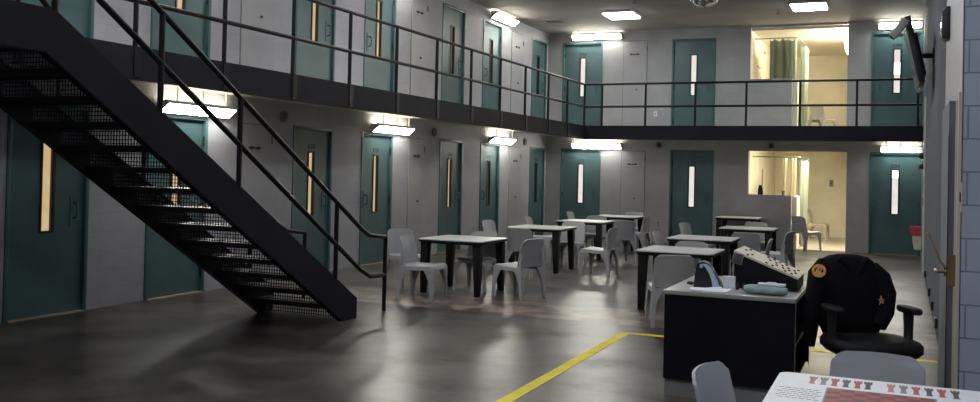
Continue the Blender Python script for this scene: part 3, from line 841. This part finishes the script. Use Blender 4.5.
# rolled towel and papers on it
tw = MB()
rings = []
for i in range(15):
    u = -1+2*i/14; x = .145*u
    sc = (1-.35*abs(u)**6)
    rings.append([(x, cos(a)*(.055+.004*sin(9*u+3*a))*sc, .034+sin(a)*.033*sc*(1+.05*sin(7*u))) for a in [2*pi*j/18 for j in range(18)]])
tw.loft(rings)
tag(tw.build('rolled_towel', 'tealcloth', loc=(-.81, 6.70, ZT), rz=radians(-3), smooth=True), 'rolled teal grey towel on the front edge of the desk', 'towel')
nb = tag(empty('notepad', (-.77, 6.705, ZT+.0675)), 'white notepad lying on the rolled towel', 'notepad')
MB().box(-.09, .09, -.035, .04, 0, .012).build('pages', 'paper', nb)
MB().box(-.03, .03, -.02, .02, .012, .02).build('pad', 'white', nb, bevel=.003)
pk = tag(MB().box(-.045, .045, -.02, .02, 0, .085).build('paper_card', 'paper', loc=(-1.10, 6.99-.025, ZT)), 'small pale card standing behind the telephone', 'card')
for x, nm in ((-1.03, 'left'), (-.985, 'right')):
    tag(MB().lathe([(.012, 0), (.014, .03), (.008, .036), (.008, .05), (.001, .052)], 12).build('marker_pen', 'black', loc=(x, 6.90, ZT), smooth=True),
        'small black knob standing before the console, %s of two' % nm, 'pen', 'small black knobs on the desk')

# ------------------------------------------------------------------ office chair and jacket
OC = Vector((-.13, 6.66, 0)); orz = radians(207)
oc = tag(empty('office_chair', OC, orz), 'black swivel office chair beside the desk with a jacket on it', 'office chair')
def pad(w, d, z, th, n=3.5):
    rings = []
    for s, zz in ((.90, z), (1.0, z+th*.3), (1.0, z+th*.7), (.93, z+th*.94), (.6, z+th)):
        ring = []
        for j in range(28):
            a = 2*pi*j/28; ca, sa = cos(a), sin(a)
            ring.append((math.copysign(abs(ca)**(2/n), ca)*w*s, math.copysign(abs(sa)**(2/n), sa)*d*s, zz))
        rings.append(ring)
    return MB().loft(rings)
pad(.29, .27, .425, .10).build('seat', 'foam', oc, smooth=True, angle=60)
bk_ = []
for i, (v, w) in enumerate(((0, .17), (.12, .22), (.4, .245), (.7, .235), (.9, .19), (1, .12))):
    z = .56+.46*v; y = -.25-.10*v
    bk_.append([(cos(a)*w, y+sin(a)*.045, z) for a in [2*pi*j/24 for j in range(24)]])
MB().loft(bk_).build('backrest', 'foam', oc, smooth=True, angle=60)
MB().tube([(0, -.2, .44), (0, -.27, .46), (0, -.285, .60)], .025, 8).build('back_bar', 'black', oc, smooth=True)
for s in (-1, 1):
    ar = MB().tube([(s*.22, .0, .45), (s*.255, .0, .47), (s*.262, -.01, .58), (s*.26, -.01, .69)], [.03, .032, .03, .034], 10)
    ar.build('arm_post', 'black', oc, smooth=True)
    p = pad(.045, .135, .69, .04, 2.6); p.xf(Matrix.Translation((s*.26, .0, 0))); p.build('armrest', 'foam', oc, smooth=True, angle=60)
MB().tube([(0, 0, .10), (0, 0, .30), (0, 0, .31), (0, 0, .43)], [.035, .035, .02, .02], 12).build('gas_column', 'black', oc)
for q in range(5):
    a = 2*pi*q/5
    lg = MB().tube([(.03*cos(a), .03*sin(a), .11), (.15*cos(a), .15*sin(a), .10), (.29*cos(a), .29*sin(a), .075)], [.03, .026, .02], 8).build('base_leg', 'black', oc, smooth=True)
    MB().tube([(.28*cos(a)-.02*sin(a), .28*sin(a)+.02*cos(a), .03), (.28*cos(a)+.02*sin(a), .28*sin(a)-.02*cos(a), .03)], .03, 12).build('caster', 'black', lg)

jk = tag(empty('jacket', OC, orz), 'black uniform jacket draped over the office chair back', 'jacket')
prof = [(.50, .20, .085, -.27), (.56, .235, .10, -.27), (.65, .262, .112, -.285), (.76, .278, .115, -.30), (.85, .275, .112, -.315), (.92, .262, .105, -.33),
        (.97, .235, .095, -.34), (1.005, .195, .08, -.35), (1.03, .14, .06, -.355), (1.042, .07, .03, -.358)]
rings = []
JN = 40
def jsurf(a, z, w, d, cy):
    n = 2.5; ca, sa = cos(a), sin(a)
    k_ = 1+.035*sin(5*a+9*z)+.025*sin(11*a-14*z)
    if z > .98: k_ = 1
    return (math.copysign(abs(ca)**(2/n), ca)*w*.9*k_+.012, cy+math.copysign(abs(sa)**(2/n), sa)*d*k_, z+.012*sin(3*a) * (1 if z < .6 else 0))
for z, w, d, cy in prof:
    rings.append([jsurf(2*pi*j/JN, z, w, d, cy) for j in range(JN)])
MB().loft(rings).build('body', 'cloth', jk, smooth=True, angle=70)
def sleeve(pts, rs):
    m = MB().tube(pts, rs, 14); return m.build('sleeve', 'cloth', jk, smooth=True, angle=70)
sleeve([(.17, -.34, .97), (.235, -.30, .90), (.27, -.26, .78), (.295, -.25, .62), (.31, -.245, .46), (.312, -.245, .42)], [.06, .07, .064, .054, .042, .036])
sleeve([(-.15, -.335, .95), (-.20, -.29, .88), (-.222, -.25, .78), (-.195, -.20, .66), (-.14, -.17, .57)], [.06, .074, .07, .06, .048])
cl = MB().tube([(.10, -.27, 1.02), (.05, -.25, .97), (0, -.235, .88), (0, -.2, .6)], [.02, .022, .014, .008], 8); cl.tube([(-.10, -.27, 1.02), (-.05, -.25, .97), (0, -.235, .88)], [.02, .022, .014], 8)
cl.build('collar', 'cloth', jk, smooth=True, angle=70)
# round shoulder patch and star, embroidered, lying on the cloth
def badge(center, nrm, shapes):
    n = Vector(nrm).normalized(); u = Vector((0, 0, 1)); u = (u-n*u.dot(n)).normalized(); r = u.cross(n)
    Mx = Matrix(((r.x, u.x, n.x, center[0]), (r.y, u.y, n.y, center[1]), (r.z, u.z, n.z, center[2]), (0, 0, 0, 1)))
    return Mx
Mx = badge((.262, -.225, .935), (.45, .85, .28), None)
def disc(r0, r1, z0, z1, n=24):
    m = MB(); vs = []; fs = []
    for j in range(n):
        a = 2*pi*j/n
        vs += [(r0*cos(a), r0*sin(a), z1), (r1*cos(a), r1*sin(a), z1), (r1*cos(a), r1*sin(a), z0), (r0*cos(a), r0*sin(a), z0)]
    for j in range(n):
        a, b = 4*j, 4*((j+1) % n)
        for q in range(4): fs.append((a+q, a+(q+1) % 4, b+(q+1) % 4, b+q))
    return m.add(vs, fs)
pb = disc(.03, .046, 0, .006).xf(Mx).build('shoulder_patch', 'orange', jk)
pb['label'] = 'round orange embroidered shoulder patch'
MB().prism([(-.034, -.03), (.03, -.03), (.026, -.012), (.01, -.008), (.022, .012), (.012, .03), (-.002, .034), (-.012, .02), (-.02, .002)], 0, .005, 'z').xf(Mx).build('patch_figure', 'gold', pb)
MB().prism([(-.002, .0), (.012, -.004), (.016, .016), (.004, .022)], .005, .007, 'z').xf(Mx).build('patch_mark', 'red', pb)
Ms = badge((-.155, -.178, .745), (-.25, .95, .15), None)
star = [((.034 if i % 2 == 0 else .012)*cos(pi/2+i*pi/5), (.034 if i % 2 == 0 else .012)*sin(pi/2+i*pi/5)) for i in range(10)]
sb = MB().prism(star, 0, .006, 'z').xf(Ms).build('star_badge', 'gold', jk)
sb['label'] = 'tan embroidered star badge'
MB().lathe([(.008, 0), (.008, .006), (.001, .008)], 10).xf(Matrix.Translation((.16, -.165, .70)) @ Matrix.Rotation(-pi/2, 4, 'X')).build('button', 'steel', jk)

# ------------------------------------------------------------------ yellow tape
yt = MB()
yt.box(-2.46, -2.36, -2.0, 9.02, .0, .0025)
yt.box(-2.36, .365, 8.93, 9.02, .0, .0025)
tag(yt.build('floor_tape', 'yellow'), 'yellow tape line marking the officer area on the floor', 'tape')

# ------------------------------------------------------------------ things on the right wall
# open grey door lying near the wall, lock edge towards us
dr = struct(empty('door_%d' % k, (.337, 6.62, 0)), 'grey steel door standing open along the right wall', 'door'); k += 1
MB().box(-.025, .025, 0, .95, .012, 2.08).build('leaf', plain('blue_grey_door', (.17, .18, .205), .6, spec=.2, var=.08, scale=3), dr)
MB().box(.012, .027, -.004, .0, .012, 2.08).build('edge_strip', 'cream_metal', dr)
MB().box(-.027, -.021, -.006, .0, .2, 1.86).build('weatherstrip', 'rust', dr)
MB().box(-.022, .026, -.012, -.004, .90, 1.10).build('lock_plate', 'brass', dr)
lv = MB().tube([(-.025, .05, .985), (-.075, .05, .985), (-.085, .06, .985), (-.085, .16, .985)], .011, 8)
lv.build('lever', 'brass', dr, smooth=True)
MB().tube([(.02, .02, .97), (.048, .02, .97)], [.012, .02], 10).build('knob', 'brass', dr, smooth=True)
for z in (.3, 1.1, 1.85): MB().tube([(.03, .95, z-.06), (.03, .95, z+.06)], .013, 8).build('hinge', 'black', dr)
MB().tube([(-.035, .05, 1.015), (-.06, .05, 1.05), (-.135, .02, 1.235)], .008, 8).build('pull_rod', 'wood', dr, smooth=True)
MB().box(-.04, -.025, .05, .09, .955, 1.015).build('lever_rose', 'brass', dr)
# frame of the doorway on the block corner
t = struct(MB().prism([(.355, 6.42), (.372, 6.42), (.372, 6.47), (.355, 6.47)], 0, 2.12, 'z').build('trim_4', 'cream_metal'), 'thin cream door jamb at the block corner', 'trim')
# strike plate and gap marks on the near block face
t = tag(empty('strike_plate', (.366, 6.385, 1.47)), 'slim cream strike plate on the block corner', 'plate')
MB().box(-.006, .012, -.006, 0, -.09, .09).build('plate', 'cream_metal', t)
MB().box(-.002, .006, -.008, -.006, -.03, .03).build('slot', 'black', t)
# intercom handset high on the pale strip
ic = tag(empty('wall_intercom', (xr(8.3)-.006, 8.3, 2.83)), 'black wall intercom high on the pale strip at the right', 'intercom')
MB().prism([(-.062, -.115), (-.045, -.13), (0, -.13), (0, .13), (-.03, .13), (-.062, .09)], -.09, .09, 'y').build('body', 'black', ic, bevel=.008)
MB().box(-.066, -.06, -.06, .06, -.08, .02).build('face_plate', 'screen', ic, bevel=.002)
# television on its wall arm
TY = 13.3
tv = tag(empty('television', (0.205, TY, 3.19)), 'flat black television seen edge on, tilted down from the right wall', 'television')
Rt = Matrix.Rotation(radians(-12.5), 4, 'Y')
MB().box(-.04, .03, -.74, .74, -.42, .42).xf(Rt).build('casing', 'black', tv, bevel=.01)
MB().box(-.046, -.04, -.70, .70, -.39, .39).xf(Rt).build('screen', 'screen', tv)
MB().box(.03, .075, -.45, .45, -.30, .24).xf(Rt).build('rear_bulge', 'black', tv, bevel=.015)
MB().box(-.03, .02, -.05, .05, -.455, -.42).xf(Rt).build('sensor', 'white', tv)
mt = MB().tube([(.08, 0, .0), (xr(TY)-.2, 0, .0)], .035, 8); mt.box(xr(TY)-.215, xr(TY)-.2, -.1, .1, -.08, .08)
mt.build('wall_mount', 'black', tv)
# white camera over the television
cm = tag(empty('security_camera', (.06, 12.3, 3.46)), 'white security camera on a bracket above the television', 'camera')
MB().box(-.20, .06, -.06, .06, -.045, .045).xf(Matrix.Rotation(radians(-52), 4, 'Y')).build('housing', 'white', cm, bevel=.01)
MB().box(-.215, -.20, -.045, .045, -.03, .03).xf(Matrix.Rotation(radians(-52), 4, 'Y')).build('lens_window', 'screen', cm)
MB().tube([(.02, 0, .03), (.05, .1, .07), (.06, .3, .09), (.075, .3, .02)], .016, 8).build('bracket', 'greybtn', cm, smooth=True)
MB().lathe([(.045, 0), (.05, .03), (.03, .07), (.001, .075)], 14, (.01, 0, .0)).build('joint', 'greybtn', cm, smooth=True)
# red and white bag hanging by the far door
bg = tag(empty('hanging_bag', (xr(19.6)-.11, 19.6, .70)), 'red and white bag hanging low on the right wall by the far door', 'bag')
MB().loft([[(x*w+q, y*.05, z) for x, y in ((-1,-1),(1,-1),(1,1),(-1,1))] for z, w, q in ((0, .095, .0), (-.05, .1, -.01), (-.15, .085, .01), (-.19, .075, .02))]).build('red_top', 'redbag', bg, smooth=True)
MB().loft([[(x*w+q, y*.045, z) for x, y in ((-1,-1),(1,-1),(1,1),(-1,1))] for z, w, q in ((-.185, .075, .02), (-.25, .078, .02), (-.44, .06, .035), (-.45, .05, .035))]).build('white_pouch', 'whitebag', bg, smooth=True)
for y, z, nm in ((19.2, 2.03, 'upper'), (19.2, 1.84, 'lower')):
    t = tag(MB().lathe([(.055, 0), (.055, .05), (.03, .08), (.001, .085)], 14).xf(Matrix.Rotation(-pi/2, 4, 'Y')).build('door_buzzer', 'black', loc=(xr(y), y, z), smooth=True),
            'small round black buzzer on the right wall by the far door, %s of two' % nm, 'buzzer', 'round buzzers on the right wall')
for i, (y, z) in enumerate(((8.9, .17), (10.2, .17), (11.6, .17), (13.0, .17), (15.5, .17))):
    tag(MB().box(-.03, 0, -.06, .06, -.05, .05).build('wall_bumper', 'black', loc=(xr(y), y, z), bevel=.006),
        'small black bumper low on the right wall, %s from the camera' % ['first', 'second', 'third', 'fourth', 'fifth'][i], 'bumper', 'black bumpers on the right wall')
t = tag(empty('door_frame_edge', (xr(17.5), 17.5, 0)), 'pale steel jamb with black hinges far along the right wall', 'door jamb')
MB().box(-.028, 0, -.06, .06, 0, 3.0).build('jamb', 'white', t)
for z in (.4, 1.2, 2.0): MB().box(-.034, -.028, -.03, .03, z-.07, z+.07).build('hinge', 'black', t)

# ------------------------------------------------------------------ shower fittings
def curtain(name, pts, z0, z1, amp, waves, mat, label, group=None):
    """pleated sheet hung along a polyline"""
    P = [Vector((*p, 0)) for p in pts]
    seg = [(P[i+1]-P[i]).length for i in range(len(P)-1)]; tot = sum(seg)
    n = int(waves*10)
    g = []
    for r in range(7):
        v = r/6; row = []
        for j in range(n+1):
            s = tot*j/n; i = 0
            while i < len(seg)-1 and s > seg[i]: s -= seg[i]; i += 1
            d = (P[i+1]-P[i]).normalized(); nn = Vector((-d.y, d.x, 0))
            ph_ = 2*pi*waves*j/n
            p = P[i]+d*s + nn*amp*(.6+.5*v)*sin(ph_+.6*sin(3*v+j*.1)) + d*.02*sin(ph_*.5+2*v)
            top = z1 - (.05*(1-cos(ph_))*.5 if r == 6 else 0)
            row.append(Vector((p.x, p.y, z0+(top-z0)*v)))
        g.append(row)
    return tag(MB().shell(g, .006).build(name, mat, smooth=True, angle=80), label, 'curtain', group)
def rod(pts, label):
    t = tag(empty('curtain_rod', pts[0]), label, 'rod')
    o = Vector(pts[0])
    MB().tube([tuple(Vector(p)-o) for p in pts], .014, 8).build('pipe', 'steel', t, smooth=True)
    for p in (pts[0], pts[-1]):
        q = Vector(p)-o
        MB().lathe([(.03, -.015), (.03, .015)], 12, tuple(q)).build('flange', 'steel', t)
rod([(-2.985, 22.0, 4.74), (-2.07, 22.0, 4.74), (-2.03, 22.05, 4.74), (-2.03, 24.5, 4.74)], 'L shaped curtain rod in the upper shower')
rod([(-2.985, 22.0, 2.04), (-2.05, 22.0, 2.04), (-1.98, 22.05, 2.04), (-1.98, 24.5, 2.04)], 'L shaped curtain rod in the ground floor shower')
curtain('shower_curtain', [(-2.68, 22.0), (-2.1, 22.0)], ZU+.15, 4.72, .05, 4, 'green', 'sage green pleated curtain on the front of the upper shower rod')
curtain('shower_curtain', [(-1.95, 22.1), (-1.93, 22.8)], ZU+.1, 4.6, .05, 4, 'green', 'sage green curtain bunched along the side of the upper shower rod')
curtain('shower_curtain', [(-2.36, 22.0), (-2.02, 22.0)], .3, 2.02, .03, 3, 'whitecurtain', 'cream curtain hanging in the ground floor shower')
curtain('shower_curtain', [(-1.93, 22.15), (-1.91, 23.0)], .06, 1.99, .06, 4, 'green', 'green curtain hanging beside the ground floor stall partition')
t = tag(empty('shower_fixture', (-3.0, 22.6, 4.55)), 'shower head on the left wall of the upper shower', 'shower head')
MB().tube([(0, 0, 0), (.09, 0, .02), (.14, 0, -.03)], .012, 8).build('pipe', 'chrome', t, smooth=True)
MB().lathe([(.015, .0), (.045, -.05), (.04, -.06), (.001, -.06)], 14, (.14, 0, -.03)).build('rose', 'chrome', t, smooth=True)
t = tag(empty('grab_rail', (-3.0, 22.4, 3.95)), 'pair of grab bars on the left wall of the upper shower', 'grab bar')
for y in (0, .35): MB().tube([(0, y, -.2), (.05, y, -.2), (.05, y, .2), (0, y, .2)], .012, 8).build('bar', 'steel', t, smooth=True)
t = tag(empty('two_way_radio', (-2.74, D+.1, 1.18)), 'black radio with a tall antenna on the half wall ledge', 'radio')
MB().prism([(-.055, 0), (.055, 0), (.05, .12), (.03, .21), (-.03, .21), (-.05, .12)], -.03, .03, 'y').build('body', 'black', t, bevel=.006)
MB().tube([(.035, 0, .2), (.035, 0, .58)], [.008, .005], 8).build('antenna', 'black', t)
MB().lathe([(.03, 0), (.038, .1), (.033, .1), (.027, .01), (.001, .01)], 16).build('cup', 'greybtn', loc=(-2.25, D+.1, 1.18), smooth=True)
tag(bpy.data.objects['cup'], 'small grey cup at the right end of the half wall ledge', 'cup')
t = tag(empty('wall_outlet', (-1.55, 26.4, 1.45), pi), 'small dark switch plate on the rear wall of the lower shower', 'outlet')
MB().box(-.05, .05, 0, .01, -.09, .09).build('plate', 'greybtn', t); MB().box(-.012, .012, .01, .02, -.03, .03).build('toggle', 'black', t)

# ------------------------------------------------------------------ camera, world, view
cd_ = bpy.data.cameras.new('camera'); co = bpy.data.objects.new('camera', cd_); COL.objects.link(co)
f_px, c_y, yaw, pitch, roll, h_ = 930.7765, 159.1683, .4106, .0128, .0230, 1.5642
fw = Vector((-sin(yaw)*cos(pitch), cos(yaw)*cos(pitch), sin(pitch)))
r0 = Vector((cos(yaw), sin(yaw), 0)); u0 = r0.cross(fw)
rr_ = r0*cos(roll)+u0*sin(roll); uu_ = -r0*sin(roll)+u0*cos(roll)
co.matrix_world = Matrix(((rr_.x, uu_.x, -fw.x, 0), (rr_.y, uu_.y, -fw.y, 0), (rr_.z, uu_.z, -fw.z, h_), (0, 0, 0, 1)))
cd_.sensor_fit = 'HORIZONTAL'; cd_.sensor_width = 36; cd_.lens = f_px/980*36
cd_.shift_y = -(201-c_y)/980; cd_.clip_start = .05
SC.camera = co
w = bpy.data.worlds.new('world'); SC.world = w; w.use_nodes = True
w.node_tree.nodes['Background'].inputs['Color'].default_value = (.01, .01, .012, 1)
w.node_tree.nodes['Background'].inputs['Strength'].default_value = .1
SC.view_settings.view_transform = 'Standard'; SC.view_settings.look = 'None'; SC.view_settings.gamma = 1
SC.view_settings.use_curve_mapping = False; SC.view_settings.exposure = 0.9
SC.cycles.max_bounces = 8; SC.cycles.diffuse_bounces = 5; SC.cycles.glossy_bounces = 4
SC.cycles.use_denoising = True; SC.cycles.sample_clamp_indirect = 6
